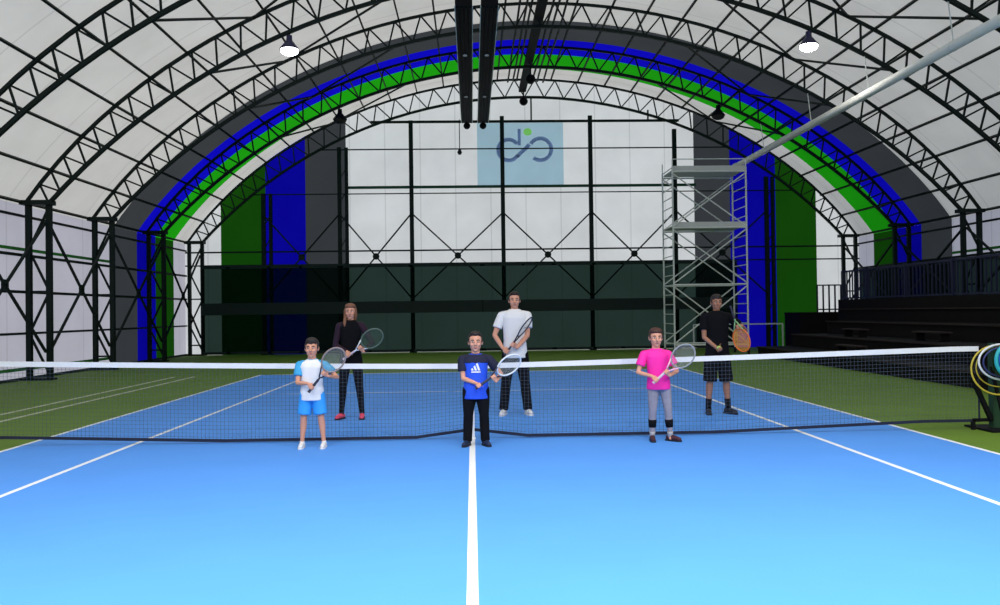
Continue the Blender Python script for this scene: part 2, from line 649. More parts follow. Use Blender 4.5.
for i, x in enumerate(PX):
    zt = min(9.25, in_z(x) - .35)
    if i == 5:
        zt = 8.7
    wd = 0.16
    m = MB()
    m.box((x - wd / 2, YP - .06, 0), (x + wd / 2, YP + .06, zt))
    if i in (0, 1, 6):
        m.box((x + .2, YP + .0, 0), (x + .2 + .13, YP + .1, zt))
        for z in [0.5 + k * .9 for k in range(int(zt / .9))]:
            m.bar((x, YP + .03, z), (x + .26, YP + .03, min(zt, z + .45)), 0.035)
    m.box((x - .14, YP - .12, 0), (x + .14, YP + .12, .03))
    tag(m.build('wall_post', M['steel']), 'dark upright post on the back wall, ' + PNM[i], 'post', 'back wall posts')
for z, wdt, x0, x1, mt, nm in ((9.1, .09, -3.9, 8.35, 'steel', 'high rail across the logo top'), (8.02, .045, -6, 10.4, 'steel', 'thin rail across the logo middle'),
                               (6.52, .10, -4.9, 9.0, 'hem2', 'dark green rail under the logo'), (6.27, .04, -8.6, 13.0, 'steel', 'thin rail below the dark green rail'),
                               (4.02, .06, XL + .1, XR - .1, 'steel', 'rail level with the top of the side columns'), (3.5, .05, XL + .1, XR - .1, 'steel', 'rail on top of the dark curtain')):
    mm = M['steel'] if mt == 'steel' else mat('deep_green_tape', (0.008, 0.07, 0.03), 0.7)
    m = MB()
    m.bar((x0, YP + .25, z), (x1, YP + .25, z), wdt)
    tag(m.build('wall_girt', mm), 'horizontal back wall rail, ' + nm, 'wall rail', 'rails across the back wall')
for i in range(len(PX) - 1):
    a, b = PX[i], PX[i + 1]
    m = MB()
    y = YP - .1
    m.bar((a, y, 5.45), (b, y, 2.1), 0.055)
    m.bar((a, y, 2.1), (b, y, 5.45), 0.055)
    m.tube([((a + b) / 2, y - .03, 3.775), ((a + b) / 2, y + .03, 3.775)], 0.13, 12)
    tag(m.build('wall_brace', M['steel']), 'crossed steel brace on the back wall, %s from the left' % ORD[i], 'brace', 'crossed bracing on the back wall')
for x, zt, nm in ((2.45, 10.0, 'above the logo'), (7.1, 9.5, 'at the right end of the high rail')):
    m = MB()
    m.bar((x, YP + .15, 9.1), (x, YP + .15, zt), 0.06)
    tag(m.build('rail_hanger', M['steel']), 'short dark hanger above the high back rail, ' + nm, 'hanger')

# printed logo
lg = empty('logo_banner', (2.025, Y_BACK, 7.85), 'pale blue square logo print high on the back wall', 'banner')
m = MB()
m.add([(-1.725, 0, -1.25), (1.725, 0, -1.25), (1.725, 0, 1.25), (-1.725, 0, 1.25)], [(0, 1, 2, 3)])
m.build('logo_ground', M['logo_bg'], lg)
m = MB()
lc, rc = (-0.47, 0.16), (0.80, 0.18)


def ringpts(c, r, a0, a1, n=24):
    return [(c[0] + r * cos(radians(a0 + (a1 - a0) * k / n)), -.03, c[1] + r * sin(radians(a0 + (a1 - a0) * k / n))) for k in range(n + 1)]


def stroke(mb, pts, wd):
    for i in range(len(pts) - 1):
        mb.bar(pts[i], pts[i + 1], wd, .006)


stroke(m, ringpts(lc, .42, 35, 330), .15)
stroke(m, [(-.04, -.03, 1.0), (-.04, -.03, .34)], .12)
stroke(m, [(-.12, -.03, -.10), (.05, -.03, .08), (.18, -.03, .18), (.36, -.03, .38)], .15)
stroke(m, ringpts(rc, .44, 150, -130), .15)
m.build('logo_strokes', M['logo_ink'], lg)
m = MB()
m.ell((.30, -.03, .88), (.17, .004, .15))
m.build('logo_leaf', M['logo_leaf'], lg)

# windbreak curtains
def curtain(name, label, p0, p1, z0, z1, parts=True, fold=None):
    r = empty(name, (0, 0, 0), label, 'curtain')
    p0, p1 = Vector(p0), Vector(p1)
    d = (p1 - p0)
    L = d.length
    nrm = Vector((-d.y, d.x, 0)).normalized()
    n = int(L / .2)
    m = MB()
    vs, fs = [], []
    for i in range(n + 1):
        p = p0 + d * i / n + nrm * (.02 * sin(i * .9) + .012 * sin(i * 2.3))
        vs += [(p.x, p.y, z0), (p.x, p.y, z1)]
        if i:
            fs.append((2 * i - 2, 2 * i, 2 * i + 1, 2 * i - 1))
    m.add(vs, fs)
    m.build('net_sheet', M['curtain'], r)
    h = MB()
    h.bar((p0.x, p0.y, z1), (p1.x, p1.y, z1), .04, .14, up=(0, 0, 1))
    h.bar((p0.x, p0.y, z0 + .05), (p1.x, p1.y, z0 + .05), .04, .1, up=(0, 0, 1))
    if fold:
        h.bar((p0.x, p0.y, (fold[0] + fold[1]) / 2), (p1.x, p1.y, (fold[0] + fold[1]) / 2), .06, fold[1] - fold[0], up=(0, 0, 1))
    h.build('hem', M['hem'], r)
    return r


curtain('windbreak_curtain', 'dark green windbreak net across the lower back wall', (-10.4, 23.0, 0), (10.47, 23.0, 0), 0.04, 3.42, fold=(1.56, 2.02))
curtain('windbreak_curtain', 'dark windbreak net low on the right wall behind the railing', (15.35, 23.0, 0), (15.35, -2, 0), 1.5, 2.98)

# ---------------------------------------------------------------- lamps
def lamp(loc, label, lit, mt=None, drop=0.5):
    r = empty('high_bay_lamp', loc, label, 'lamp', 'lamps hanging under the arches')
    m = MB()
    m.tube([(0, 0, .12), (0, 0, drop)], .015, 6)
    m.build('hanger', M['black'], r)
    m = MB()
    m.tube([(0, 0, .26), (0, 0, .12), (0, 0, .10), (0, 0, -.08), (0, 0, -.10)], [.07, .08, .10, .24, .245], 18, up=(1, 0, 0))
    m.build('reflector', M['lampbody'] if lit else M['black'], r, True)
    m = MB()
    m.ell((0, 0, -.12), (.225, .225, .13))
    m.build('lens', mt if lit else M['rubber'], r, True)
    return r


for lx, yy, lit, mt, lab in ((-4.5, 11.25, 1, 'lampglow2', 'lit lamp glowing cool white under the arch, upper left'), (8.75, 11.25, 1, 'lampglow', 'lit lamp glowing warm white under the arch, upper right'),
                             (-4.45, 19.2, 0, '', 'unlit dark lamp under the second arch from the back, left'), (8.7, 19.2, 0, '', 'unlit dark lamp under the second arch from the back, right')):
    zz = in_z(lx) - .36
    lamp((lx, yy - .02, zz), lab, lit, M[mt] if mt else None, 0.42)
    if lit:
        lamp_light('lamp_light', (lx, yy, zz - .28), 60, .4, spread=175)
for yy, z, nm in ((19.2, 9.62, 'nearer'), (23.25, 9.85, 'farther, just above the logo')):
    r = empty('ball_lamp', (2.15, yy, z), 'small dark round fitting under the roof ridge, the %s one' % nm, 'lamp', 'round fittings under the ridge')
    m = MB()
    m.ell((0, 0, 0), (.17, .17, .17))
    m.build('globe', M['black'], r, True)
    m = MB()
    m.tube([(0, 0, .15), (0, 0, .45)], .03, 6)
    m.build('hanger', M['black'], r)

# long hanging rails below the ridge
for x, nm in ((-.09, 'left'), (.51, 'right')):
    r = empty('hanging_rail', (x, 0, 8.6), 'long dark rail hung below the roof ridge, %s one of the pair' % nm, 'rail', 'pair of long dark hanging rails')
    m = MB()
    m.box((-.2, 9.2, 0), (.2, 21.4, .16))
    for k in (-.15, -.05, .05, .15):
        m.tube([(k, 9.25, 0), (k, 21.35, 0)], .035, 6)
    m.build('rail_body', M['black'], r)
    m = MB()
    for k in (-.205, .205):
        m.bar((k, 9.2, .0), (k, 21.4, .0), .012, .02)
    m.build('edge_strip', M['alu'], r)
    m = MB()
    for yy in (11.25, 15.0, 19.2):
        for k in (-.12, .12):
            m.tube([(k, yy, .1), (k, yy, 1.35)], .018, 6)
    m.build('suspension_rod', M['black'], r)
    m = MB()
    m.ell((0, 21.45, -.1), (.13, .13, .13))
    m.tube([(0, 21.4, -.05), (0, 21.4, .12)], .05, 8)
    m.build('end_pulley', M['black'], r)
    for yy in (12.9, 17.4):
        m = MB()
        m.tube([(0, yy, -.05), (0, yy, -.02)], .06, 10)
        m.build('clip', M['stud'], r)
r = empty('drop_cord', (-.37, 21.3, 7.5), 'thin cord with a small dark fitting hanging at the rails\' far end', 'cord')
m = MB()
m.tube([(0, 0, .05), (0, 0, 1.2)], .018, 6)
m.build('cord', M['black'], r)
m = MB()
m.tube([(0, 0, -.1), (0, 0, -.02), (0, 0, .1)], [.05, .09, .04], 10, up=(1, 0, 0))
m.build('fitting', M['rubber'], r)
r = empty('ridge_cable_tray', (2.1, 0, 10.2), 'dark bundle of cables and tray running along the roof ridge', 'cable tray')
m = MB()
m.box((-.14, 6, 0), (.14, 23.2, .12))
m.build('tray', M['black'], r)
for k in (-.62, -.42, -.28, .32, .5, .72):
    m = MB()
    m.tube([(k, 6 + j, .1 + .04 * sin(j * 1.1 + k * 9)) for j in range(0, 17)], .035, 6)
    m.build('cable', M['steel'], r)

# long pale pipe on the right
r = empty('ceiling_pipe', (10.3, 0, 7.06), 'long pale round pipe slanting down under the right roof slope', 'pipe')
m = MB()
m.tube([(0, 1.5, 0), (0, 22.4, 0)], .11, 18)
m.build('pipe', M['pipe'], r, True)
m = MB()
for yy in FR[1:5]:
    m = MB()
    m.tube([(0.0 + .113 * cos(t), yy, .113 * sin(t)) for t in [2 * pi * k / 14 for k in range(14)]], .006, 5, closed=True)
    m.bar((0, yy, .11), (-.1, yy, in_z(10.2) - 7.06), .02)
    m.build('pipe_bracket', M['alu'], r)
m = MB()
m.tube([(0, 22.38, 0), (0, 22.5, 0)], .135, 18)
m.build('end_cap', M['pipe'], r)

# ---------------------------------------------------------------- scaffold tower
SX0, SX1, SY0, SY1 = 6.82, 9.32, 18.2, 19.7
sc = empty('scaffold_tower', ((SX0 + SX1) / 2, (SY0 + SY1) / 2, 0), 'tall pale metal scaffold tower standing at the back right', 'scaffold')
hw, hd = (SX1 - SX0) / 2, (SY1 - SY0) / 2
for sx in (-1, 1):
    for sy in (-1, 1):
        m = MB()
        m.tube([(sx * hw, sy * hd, .2), (sx * hw, sy * hd, 6.35)], .03, 8)
        m.build('upright', M['alu'], sc)
        m = MB()
        m.tube([(sx * hw - .02, sy * hd, .1), (sx * hw + .02, sy * hd, .1)], .1, 14)
        m.tube([(sx * hw, sy * hd, .1), (sx * hw, sy * hd, .22)], .02, 6)
        m.build('castor', M['rubber'], sc)
    z = .4
    while z < 6.4:
        m = MB()
        m.tube([(sx * hw, -hd, z), (sx * hw, hd, z)], .017, 6)
        m.build('ladder_rung', M['alu'], sc)
        z += .33
LV = [.35, 2.38, 4.3, 6.2]
for z in LV:
    for sy in (-1, 1):
        m = MB()
        m.tube([(-hw, sy * hd, z), (hw, sy * hd, z)], .028, 8)
        m.build('ledger', M['alu'], sc)
for k in range(3):
    for sy in (-1, 1):
        m = MB()
        m.tube([(-hw, sy * hd, LV[k] + .05), (hw, sy * hd, LV[k + 1] - .05)], .024, 6)
        m.tube([(hw, sy * hd - .04 * sy, LV[k] + .05), (-hw, sy * hd - .04 * sy, LV[k + 1] - .05)], .024, 6)
        m.build('cross_brace', M['alu'], sc)
for z in (4.33, 6.23):
    m = MB()
    for q in range(5):
        m.box((-hw + .02, -hd + .1 + q * .27, z), (hw - .02, -hd + .34 + q * .27, z + .05))
    m.box((-hw + .02, -hd + .03, z), (hw - .02, -hd + .06, z + .17))
    m.build('platform', M['plank'], sc)
m = MB()
m.tube([(-hw, hd, 6.3), (-hw, hd, 6.7)], .02, 6)
m.tube([(hw, -hd, 6.62), (-hw, -hd, 6.62)], .018, 6)
m.tube([(hw, -hd, 6.3), (hw, -hd, 6.63)], .02, 6)
m.tube([(-hw, -hd, 6.3), (-hw, -hd, 6.63)], .02, 6)
m.build('guard_rail', M['alu'], sc)

# ---------------------------------------------------------------- spectator stand
TI = [(9.3, .31), (10.45, .70), (11.6, 1.11), (12.75, 1.5)]
st = empty('spectator_stand', (12.4, 8, 0), 'dark stepped spectator stand along the right side', 'stand')
for i, (x, z) in enumerate(TI):
    x1 = TI[i + 1][0] if i < 3 else 14.72
    ye = 17.3 if i < 3 else 19.1
    z0 = TI[i - 1][1] if i else 0
    m = MB()
    m.box((x - 12.4 + (.04), -10, 0), (x1 - 12.4 + .04, ye - 8, z - .03))
    o = m.build('step', M['stand'], st)
    m = MB()
    m.box((x - 12.4, -10, z - .03), (x1 - 12.4 - .0, ye - 8, z))
    m.build('tread_board', M['stand'], o)
    m = MB()
    m.box((x - 12.4 - .012, -10, z - .035), (x - 12.4 + .03, ye - 8, z + .006))
    m.build('nosing', M['nosing'], o)
m = MB()
m.box((12.8 - 12.4, -10, 1.5), (12.84 - 12.4, 11.1, 1.82))
m.build('kick_board', M['stand'], st)
# low bench boards resting on the steps
for (x, z, y0, y1, nm) in ((10.0, .31, 11.2, 12.6, 'lowest step'), (11.1, .7, 9.2, 10.6, 'second step'), (10.9, .7, 13.0, 14.2, 'second step, farther one'), (12.2, 1.11, 6.2, 7.8, 'third step')):
    r = empty('bench', (x, (y0 + y1) / 2, z), 'low worn wooden bench on the stand\'s ' + nm, 'bench', 'low benches on the stand')
    h = (y1 - y0) / 2
    m = MB()
    m.box((-.13, -h, .2), (.13, h, .235))
    m.build('seat', M['nosing'], r)
    for s in (-1, 1):
        m = MB()
        m.box((-.11, s * (h - .15) - .03, 0), (.11, s * (h - .15) + .03, .2))
        m.build('leg', M['stand'], r)

# railing along the top of the stand
ra = empty('railing', (12.9, 0, 1.5), 'long navy picket railing along the top of the stand', 'railing')
m = MB()
m.bar((0, -2, 1.28), (0, 19.0, 1.28), .06)
m.build('rail_bar', M['rail'], ra)
m = MB()
m.bar((0, -2, .36), (0, 19.0, .36), .05)
m.build('rail_bar', M['rail'], ra)
y = 2.0
npk = 0
while y < 19.05:
    m = MB()
    post = npk % 12 == 0
    h = .045 if post else .018
    m.box((-h, y - h, 0 if post else .36), (h, y + h, 1.34 if post else 1.28))
    m.build('post' if post else 'picket', M['rail'], ra)
    y += .21 + (.0)
    npk += 1
pf = empty('platform', (13.75, 22.0, 0), 'low dark platform in the far right corner before the end wall', 'platform')
m = MB()
m.box((-1.45, -.7, 0), (1.0, .9, 1.33))
m.build('base', M['stand'], pf)
m = MB()
m.box((-1.48, -.73, 1.33), (1.0, .9, 1.38))
m.build('deck', M['stand'], pf)
rb = empty('railing', (14.0, 22.75, 1.38), 'short picket railing before the white strip of the end wall', 'railing')
m = MB()
m.bar((-.45, 0, 1.05), (.72, 0, 1.05), .05)
m.build('rail_bar', M['rail'], rb)
m = MB()
m.bar((-.45, 0, .1), (.72, 0, .1), .05)
m.build('rail_bar', M['rail'], rb)
for k in range(6):
    m = MB()
    x = -.45 + k * .235
    m.box((x - .025, -.025, .0), (x + .025, .025, 1.05))
    m.build('picket', M['rail'], rb)
m = MB()
m.bar((8.6, 22.6, .95), (12.1, 22.6, .95), .05)
for x in (8.6, 10.3, 12.1):
    m.bar((x, 22.6, 0), (x, 22.6, .95), .05)
tag(m.build('guard_bar', M['alu']), 'low pale horizontal bar in front of the right back curtain', 'bar')

# ---------------------------------------------------------------- tennis net
def ntop(x):
    return .915 + .12 * min(1, abs(x) / 6.0) ** 1.25


def nbot(x):
    ax = abs(x)
    z = .022
    if ax < .68:
        z += .085 * (1 - ax / .68)
    if ax > 3.0:
        z += .085 * min(1, (ax - 3.0) / 2.6)
    return z


NX = 6.30
tn = empty('tennis_net', (0, 0, 0), 'tennis net with white top tape stretched across the court', 'net')
m = MB()
rc_ = .0019
NV = 274
pos = [-NX + 2 * NX * i / NV for i in range(NV + 1)]
for x in pos:
    m.tube([(x, 0, nbot(x)), (x, 0, ntop(x))], rc_, 3, caps=False)
NH = 20
cx_ = [-NX + 2 * NX * i / 72 for i in range(73)]
for h in range(1, NH):
    t = h / NH
    m.tube([(x, 0, nbot(x) * (1 - t) + ntop(x) * t) for x in cx_], rc_, 3, caps=False, up=(0, 0, 1))
m.build('net_mesh', M['net'], tn)


def band(f, w_, th, name, mt):
    b = MB()
    vs, fs = [], []
    for i, x in enumerate(cx_):
        z = f(x)
        vs += [(x, -th, z - w_), (x, th, z - w_), (x, th, z), (x, -th, z)]
        if i:
            o = 4 * i - 4
            for k in range(4):
                l = (k + 1) % 4
                fs.append((o + k, o + l, o + 4 + l, o + 4 + k))
    fs += [(0, 1, 2, 3), tuple(len(vs) - 4 + k for k in (3, 2, 1, 0))]
    b.add(vs, fs)
    return b.build(name, mt, tn)


band(ntop, .062, .012, 'top_tape', M['net_tape'])
cx_ = sorted(cx_ + [-.68, .68])
band(lambda x: nbot(x) + .025, .035, .010, 'bottom_band', M['net_dark'])
for s in (-1, 1):
    b = MB()
    b.box((s * NX - .008, -.008, nbot(NX)), (s * NX + .008, .008, ntop(NX)))
    b.build('side_band', M['net_dark'], tn)
b = MB()
b.box((-.028, -.018, .0), (.028, -.013, .92))
b.box((-.028, .013, .0), (.028, .018, .92))
b.box((-.028, -.018, .912), (.028, .018, .92))
b.box((-.04, -.03, 0), (.04, .03, .015))
b.build('center_strap', M['net_tape'], tn)
for s in (-1, 1):
    nm = 'right' if s > 0 else 'left'
    r = empty('net_post', (s * 6.5, 0, 0), 'dark green net post with slanted stay at the %s end of the net' % nm, 'post', 'net posts')
    gp = mat('green_post_paint', (0.012, 0.05, 0.02), .5)
    m = MB()
    m.box((-.05, -.05, 0), (.05, .05, 1.07))
    m.build('post', gp, r)
    m = MB()
    m.box((-.22, -.3, 0), (.22, .3, .025))
    m.build('base_plate', M['black'], r)
    m = MB()
    m.bar((-s * .05, -.02, .78), (-s * .02, -.25, .03), .03)
    m.bar((-s * .30, -.02, .66), (-s * .06, -.02, .12), .05)
    m.bar((-s * .06, 0, .12), (-s * .28, 0, .12), .04)
    m.build('stay', M['black'], r)
    m = MB()
    m.box((-s * .28 - .02, -.02, 0), (-s * .28 + .02, .02, .13))
    m.build('foot', M['black'], r)
    m = MB()
    m.tube([(0, -.05, .85), (0, -.12, .85)], .03, 10)
    m.bar((0, -.12, .85), (0, -.12, .97), .02)
    m.build('winder', M['black'], r)


# ---------------------------------------------------------------- rackets
def racket(label, frame_m, grip_m, butt, head, L=.685, normal=(0, -1, 0), roll=0.0, string_m=None, group='tennis rackets', dense=1.0, throat_m=None):
    """butt, head centre: world points giving the axis; head centre stays put"""
    butt, head = Vector(butt), Vector(head)
    ax = (head - butt).normalized()
    k = L / .685
    hl, hwid = .170 * k, .130 * k
    cdist = L - hl
    org = head - ax * cdist
    n = Vector(normal)
    n = (n - ax * n.dot(ax)).normalized()
    n = Matrix.Rotation(roll, 3, ax) @ n
    sx = ax.cross(n).normalized()
    root = empty('tennis_racket', org, label, 'racket', group)
    root.matrix_world = Matrix.Translation(org) @ Matrix((sx, n, ax)).transposed().to_4x4()
    m = MB()
    ring = [(hwid * sin(t), 0, cdist + hl * cos(t)) for t in [2 * pi * i / 36 for i in range(36)]]
    m.tube(ring, .0105 * k, 8, closed=True)
    m.build('head_frame', frame_m, root, True)
    m = MB()
    for s in (-1, 1):
        m.tube([(s * hwid * .62, 0, cdist - hl * .78), (s * hwid * .30, 0, cdist - hl * 1.28), (s * .012, 0, cdist - hl * 1.62)], .010 * k, 8)
    m.tube([(0, 0, .17 * k), (0, 0, cdist - hl * 1.58)], .0125 * k, 8)
    m.build('throat', throat_m or frame_m, root, True)
    m = MB()
    m.tube([(0, 0, 0), (0, 0, .012), (0, 0, .02), (0, 0, .20 * k)], [.0175, .0185, .0155, .015], 8, up=(1, 0, 0))
    m.build('grip', grip_m, root)
    m = MB()
    sm = string_m or M_string
    wth = .0011 * dense
    for i in range(-7, 8):
        x = hwid * i / 8
        zz = hl * sqrt(1 - (i / 8) ** 2)
        m.bar((x, 0, cdist - zz), (x, 0, cdist + zz), wth * 1.6, wth)
    for i in range(-9, 10):
        z = hl * i / 10
        xx = hwid * sqrt(1 - (i / 10) ** 2)
        m.bar((-xx, 0, cdist + z), (xx, 0, cdist + z), wth, wth * 1.6)
    m.build('strings', sm, root)
    return org, ax, n, sx


M_string = mat('pale_racket_string', (0.45, 0.46, 0.42), .6)
M_ogr = mat('orange_frame', (0.75, 0.16, 0.02), .4)
M_ostr = mat('orange_string', (0.70, 0.28, 0.03), .5)
M_wfr = mat('white_frame', (0.75, 0.77, 0.80), .4)
M_gfr = mat('grey_frame', (0.28, 0.29, 0.30), .4)
M_dfr = mat('dark_frame', (0.03, 0.03, 0.05), .4)
M_yfr = mat('yellow_frame', (0.62, 0.48, 0.05), .4)
M_pfr = mat('pink_white_frame', (0.85, 0.45, 0.58), .4)
M_pgr = mat('pale_pink_grip', (0.65, 0.50, 0.58), .6)
M_ggr = mat('green_grip', (0.25, 0.45, 0.20), .6)
M_tfr = mat('teal_frame', (0.03, 0.42, 0.48), .4)
M_tcov = mat('blue_cover', (0.01, 0.10, 0.45), .5)


# ---------------------------------------------------------------- people
def figure(label, x, y, H, head_h, cloth, skin, hairc, feet, shL, build=1.0, hairstyle='short', bottoms='pants', sleeve='short',
           hands=None, rk=None, shoe=None, raglan=None, hipw=1.0, turn=0.0, lean=0.0, extra=None, legm=None, hem=.46, toe=(0, 0), knees=1.0):
    root = empty('person', (x, y, 0), label, 'person')
    b = build
    Z = lambda f: f * H
    body = MB()
    k = head_h / .235
    hz = H - head_h * .5            # head centre
    hx = lean
    chin = H - head_h
    shz = chin - .030 * k - .008
    sw = .108 * H * b * (1.0 if H > 1.5 else 1.03)
    hipz = .50 * H
    # torso
    body.loft([(0, 0, Z(.46), .075 * H * hipw, .055 * H), (0, 0, Z(.50), .088 * H * b * hipw, .062 * H * b), (0, 0, Z(.56), .086 * H * b * hipw, .060 * H * b),
               (hx * .3, 0, Z(.62), .074 * H * b, .053 * H * b), (hx * .6, 0, Z(.70), .086 * H * b, .060 * H * b), (hx * .8, .002, shz - .05 * H, .098 * H * b, .060 * H * b),
               (hx, .004, shz - .016 * H, .080 * H * b, .044 * H * b), (hx, .006, shz + .004 * H, .046 * H * b, .034 * H)], 24, 2.3)
    # neck, skull, jaw, nose, ears
    body.caps([(hx, .012, shz), (hx, .004, chin + .03 * k)], [.052 * k * .98, .049 * k])
    body.ell((hx, .008, hz + .022 * k), (.076 * k, .093 * k, .094 * k))
    body.ell((hx, -.012 * k, hz - .040 * k), (.061 * k, .070 * k, .074 * k))
    body.ell((hx, -.050 * k, hz - .090 * k), (.026 * k, .022 * k, .022 * k))
    body.caps([(hx, -.082 * k, hz + .012 * k), (hx, -.100 * k, hz - .026 * k)], [.009 * k, .0135 * k])
    body.ell((hx, -.090 * k, hz - .030 * k), (.019 * k, .012 * k, .010 * k))
    for s in (-1, 1):
        body.ell((hx + s * .077 * k, .010 * k, hz - .006 * k), (.011 * k, .020 * k, .031 * k))
        body.ell((hx + s * .040 * k, -.058 * k, hz - .028 * k), (.022 * k, .022 * k, .020 * k))
    # legs
    legpts = {}
    for s, (fx, fy) in zip((-1, 1), feet):
        hip = Vector((s * .052 * H * b * hipw, 0, Z(.485)))
        ank = Vector((fx, fy + .02, Z(.048)))
        kn = hip.lerp(ank, .48) + Vector((s * .004, -.018, 0))
        kn.z = Z(.275)
        calf = kn.lerp(ank, .28) + Vector((0, .012, 0))
        legpts[s] = (hip, kn, calf, ank)
        body.caps([hip, hip.lerp(kn, .5), kn, calf, kn.lerp(ank, .75), ank], [.052 * H * b, .043 * H * b, .030 * H * knees, .031 * H * b, .021 * H, .019 * H])
        body.caps([ank, Vector((fx, fy, .035))], [.019 * H, .025])
    # arms: shoulder, elbow, wrist, gripping hand
    ua, fa = .168 * H, .148 * H
    hs = H / 1.75 if H > 1.5 else H / 1.62
    armpts = {}
    for s in (-1, 1):
        S = Vector((hx + s * sw, .004, shz - .034 * H))
        if hands and hands.get(s):
            G, A, rg = hands[s]
            G = Vector(G)
            A = Vector(A).normalized()
            toS = Vector((s * .9, .25, -.35)).normalized()
            e1 = toS - A * toS.dot(A)
            e1.normalize()
            pr = rg + .013 * hs
            wr = G + e1 * (.085 * hs) - A * (.0 * hs)
            d = wr - S
            if d.length > (ua + fa) * .985:
                wr = S + d.normalized() * (ua + fa) * .985
                d = wr - S
            a_ = (ua * ua - fa * fa + d.length_squared) / (2 * d.length)
            h_ = sqrt(max(0, ua * ua - a_ * a_))
            pole = Vector((s * .75, .35, -.6))
            pole = pole - d.normalized() * pole.dot(d.normalized())
            E_ = S + d.normalized() * a_ + pole.normalized() * h_
        else:
            E_ = S + Vector((s * .03, .02, -ua))
            wr = E_ + Vector((s * .01, -.03, -fa))
            G = wr + Vector((0, -.01, -.09 * hs))
            A = Vector((0, -1, 0))
            e1 = Vector((0, 0, 1))
            rg = .018
            pr = .03
        armpts[s] = (S, E_, wr)
        body.caps([S, S.lerp(E_, .45), E_, E_.lerp(wr, .3), wr], [.029 * H * b, .0255 * H * b, .0195 * H * b, .0205 * H * b, .0145 * H])
        e2 = A.cross(e1).normalized()
        if e2.y > 0:
            e2 = -e2              # the fingers pass in front of the handle first
        tw = [-.027, -.009, .009, .027]
        fl_ = [.88, 1.0, .97, .82]
        for i in range(4):
            off = A * (tw[i] * hs)

            def on(ang, rad):
                return G + off + e1 * (cos(ang) * rad) + e2 * (sin(ang) * rad)
            kr = .0082 * hs
            rad = rg + .010 * hs
            k0 = on(radians(18), rad + .012 * hs)
            body.caps([wr.lerp(k0, .12), k0], [.013 * hs, .0115 * hs])
            body.caps([k0, on(radians(70), rad + .006 * hs), on(radians(125), rad), on(radians(125 + 60 * fl_[i]), rad)],
                      [kr * 1.12, kr, kr * .93, kr * .82], 8)
        # thumb leaves the side of the palm and closes the other way round
        th0 = wr.lerp(G, .35) + A * (.03 * hs)
        th1 = G + A * (.038 * hs) + e1 * (.020 * hs) - e2 * (rg + .012 * hs)
        th2 = G + A * (.044 * hs) - e1 * (.012 * hs) - e2 * (rg + .010 * hs)
        body.caps([th0, th1, th2], [.0125 * hs, .0100 * hs, .0082 * hs], 8)
    fuse(body, 'body', skin, root, .0065, 3, .5)
    # face
    e = MB()
    for s in (-1, 1):
        e.ell((hx + s * .030 * k, -.0725 * k, hz + .004 * k), (.0125 * k, .012 * k, .0062 * k))
    e.build('eyes', M_eye, root, True)
    e = MB()
    for s in (-1, 1):
        e.ell((hx + s * .030 * k, -.0815 * k, hz + .004 * k), (.0062 * k, .005 * k, .0066 * k))
    e.build('irises', M_iris, root, True)
    e = MB()
    for s in (-1, 1):
        e.caps([(hx + s * .015 * k, -.085 * k, hz + .022 * k), (hx + s * .032 * k, -.083 * k, hz + .027 * k), (hx + s * .047 * k, -.072 * k, hz + .022 * k)], [.0035 * k, .0042 * k, .003 * k], 6)
    e.build('eyebrows', hairc, root, True)
    e = MB()
    e.ell((hx, -.0800 * k, hz - .062 * k), (.023 * k, .009 * k, .0065 * k))
    e.build('mouth', M_lip, root, True)
    # hair
    h = MB()
    h.ell((hx, .028 * k, hz + .044 * k), (.085 * k, .092 * k, .086 * k))
    for s in (-1, 1):
        h.ell((hx + s * .075 * k, -.016 * k, hz + .020 * k), (.010 * k, .018 * k, .036 * k))
    h.ell((hx, .040 * k, hz + .0 * k), (.080 * k, .078 * k, .085 * k))
    if hairstyle == 'fringe':
        h.ell((hx, -.028 * k, hz + .088 * k), (.068 * k, .060 * k, .040 * k))
        for q in range(6):
            t = -.055 + .022 * q
            h.ell((hx + t * k, -.078 * k + abs(t) * .45 * k, hz + (.060 + .008 * ((q * 5) % 3)) * k), (.013 * k, .012 * k, .022 * k))
    elif hairstyle == 'short':
        h.ell((hx, -.022 * k, hz + .095 * k), (.064 * k, .062 * k, .034 * k))
        for q in range(5):
            t = -.044 + .022 * q
            h.ell((hx + t * k, -.068 * k + abs(t) * .5 * k, hz + (.084 + .006 * (q % 2)) * k), (.014 * k, .013 * k, .013 * k))
    elif hairstyle == 'tied':
        h.ell((hx, -.008 * k, hz + .080 * k), (.080 * k, .078 * k, .048 * k))
        h.ell((hx + .01, .10 * k, hz + .06 * k), (.035 * k, .045 * k, .035 * k))
    elif hairstyle == 'long':
        h.ell((hx, -.014 * k, hz + .082 * k), (.080 * k, .078 * k, .044 * k))
        for s in (-1, 1):
            h.caps([(hx + s * .072 * k, -.005, hz + .03 * k), (hx + s * .080 * k, -.005, hz - .05 * k), (hx + s * .066 * k, .01, hz - .12 * k)], [.024 * k, .022 * k, .018 * k])
        h.caps([(hx - .070 * k, -.02, hz - .06 * k), (hx - .078 * k, -.055, hz - .16 * k), (hx - .070 * k, -.075, hz - .24 * k)], [.026 * k, .026 * k, .014 * k])
    fuse(h, 'hair', hairc, root, .008, 2, .5)
    # shirt
    g = .013
    s_ = MB()
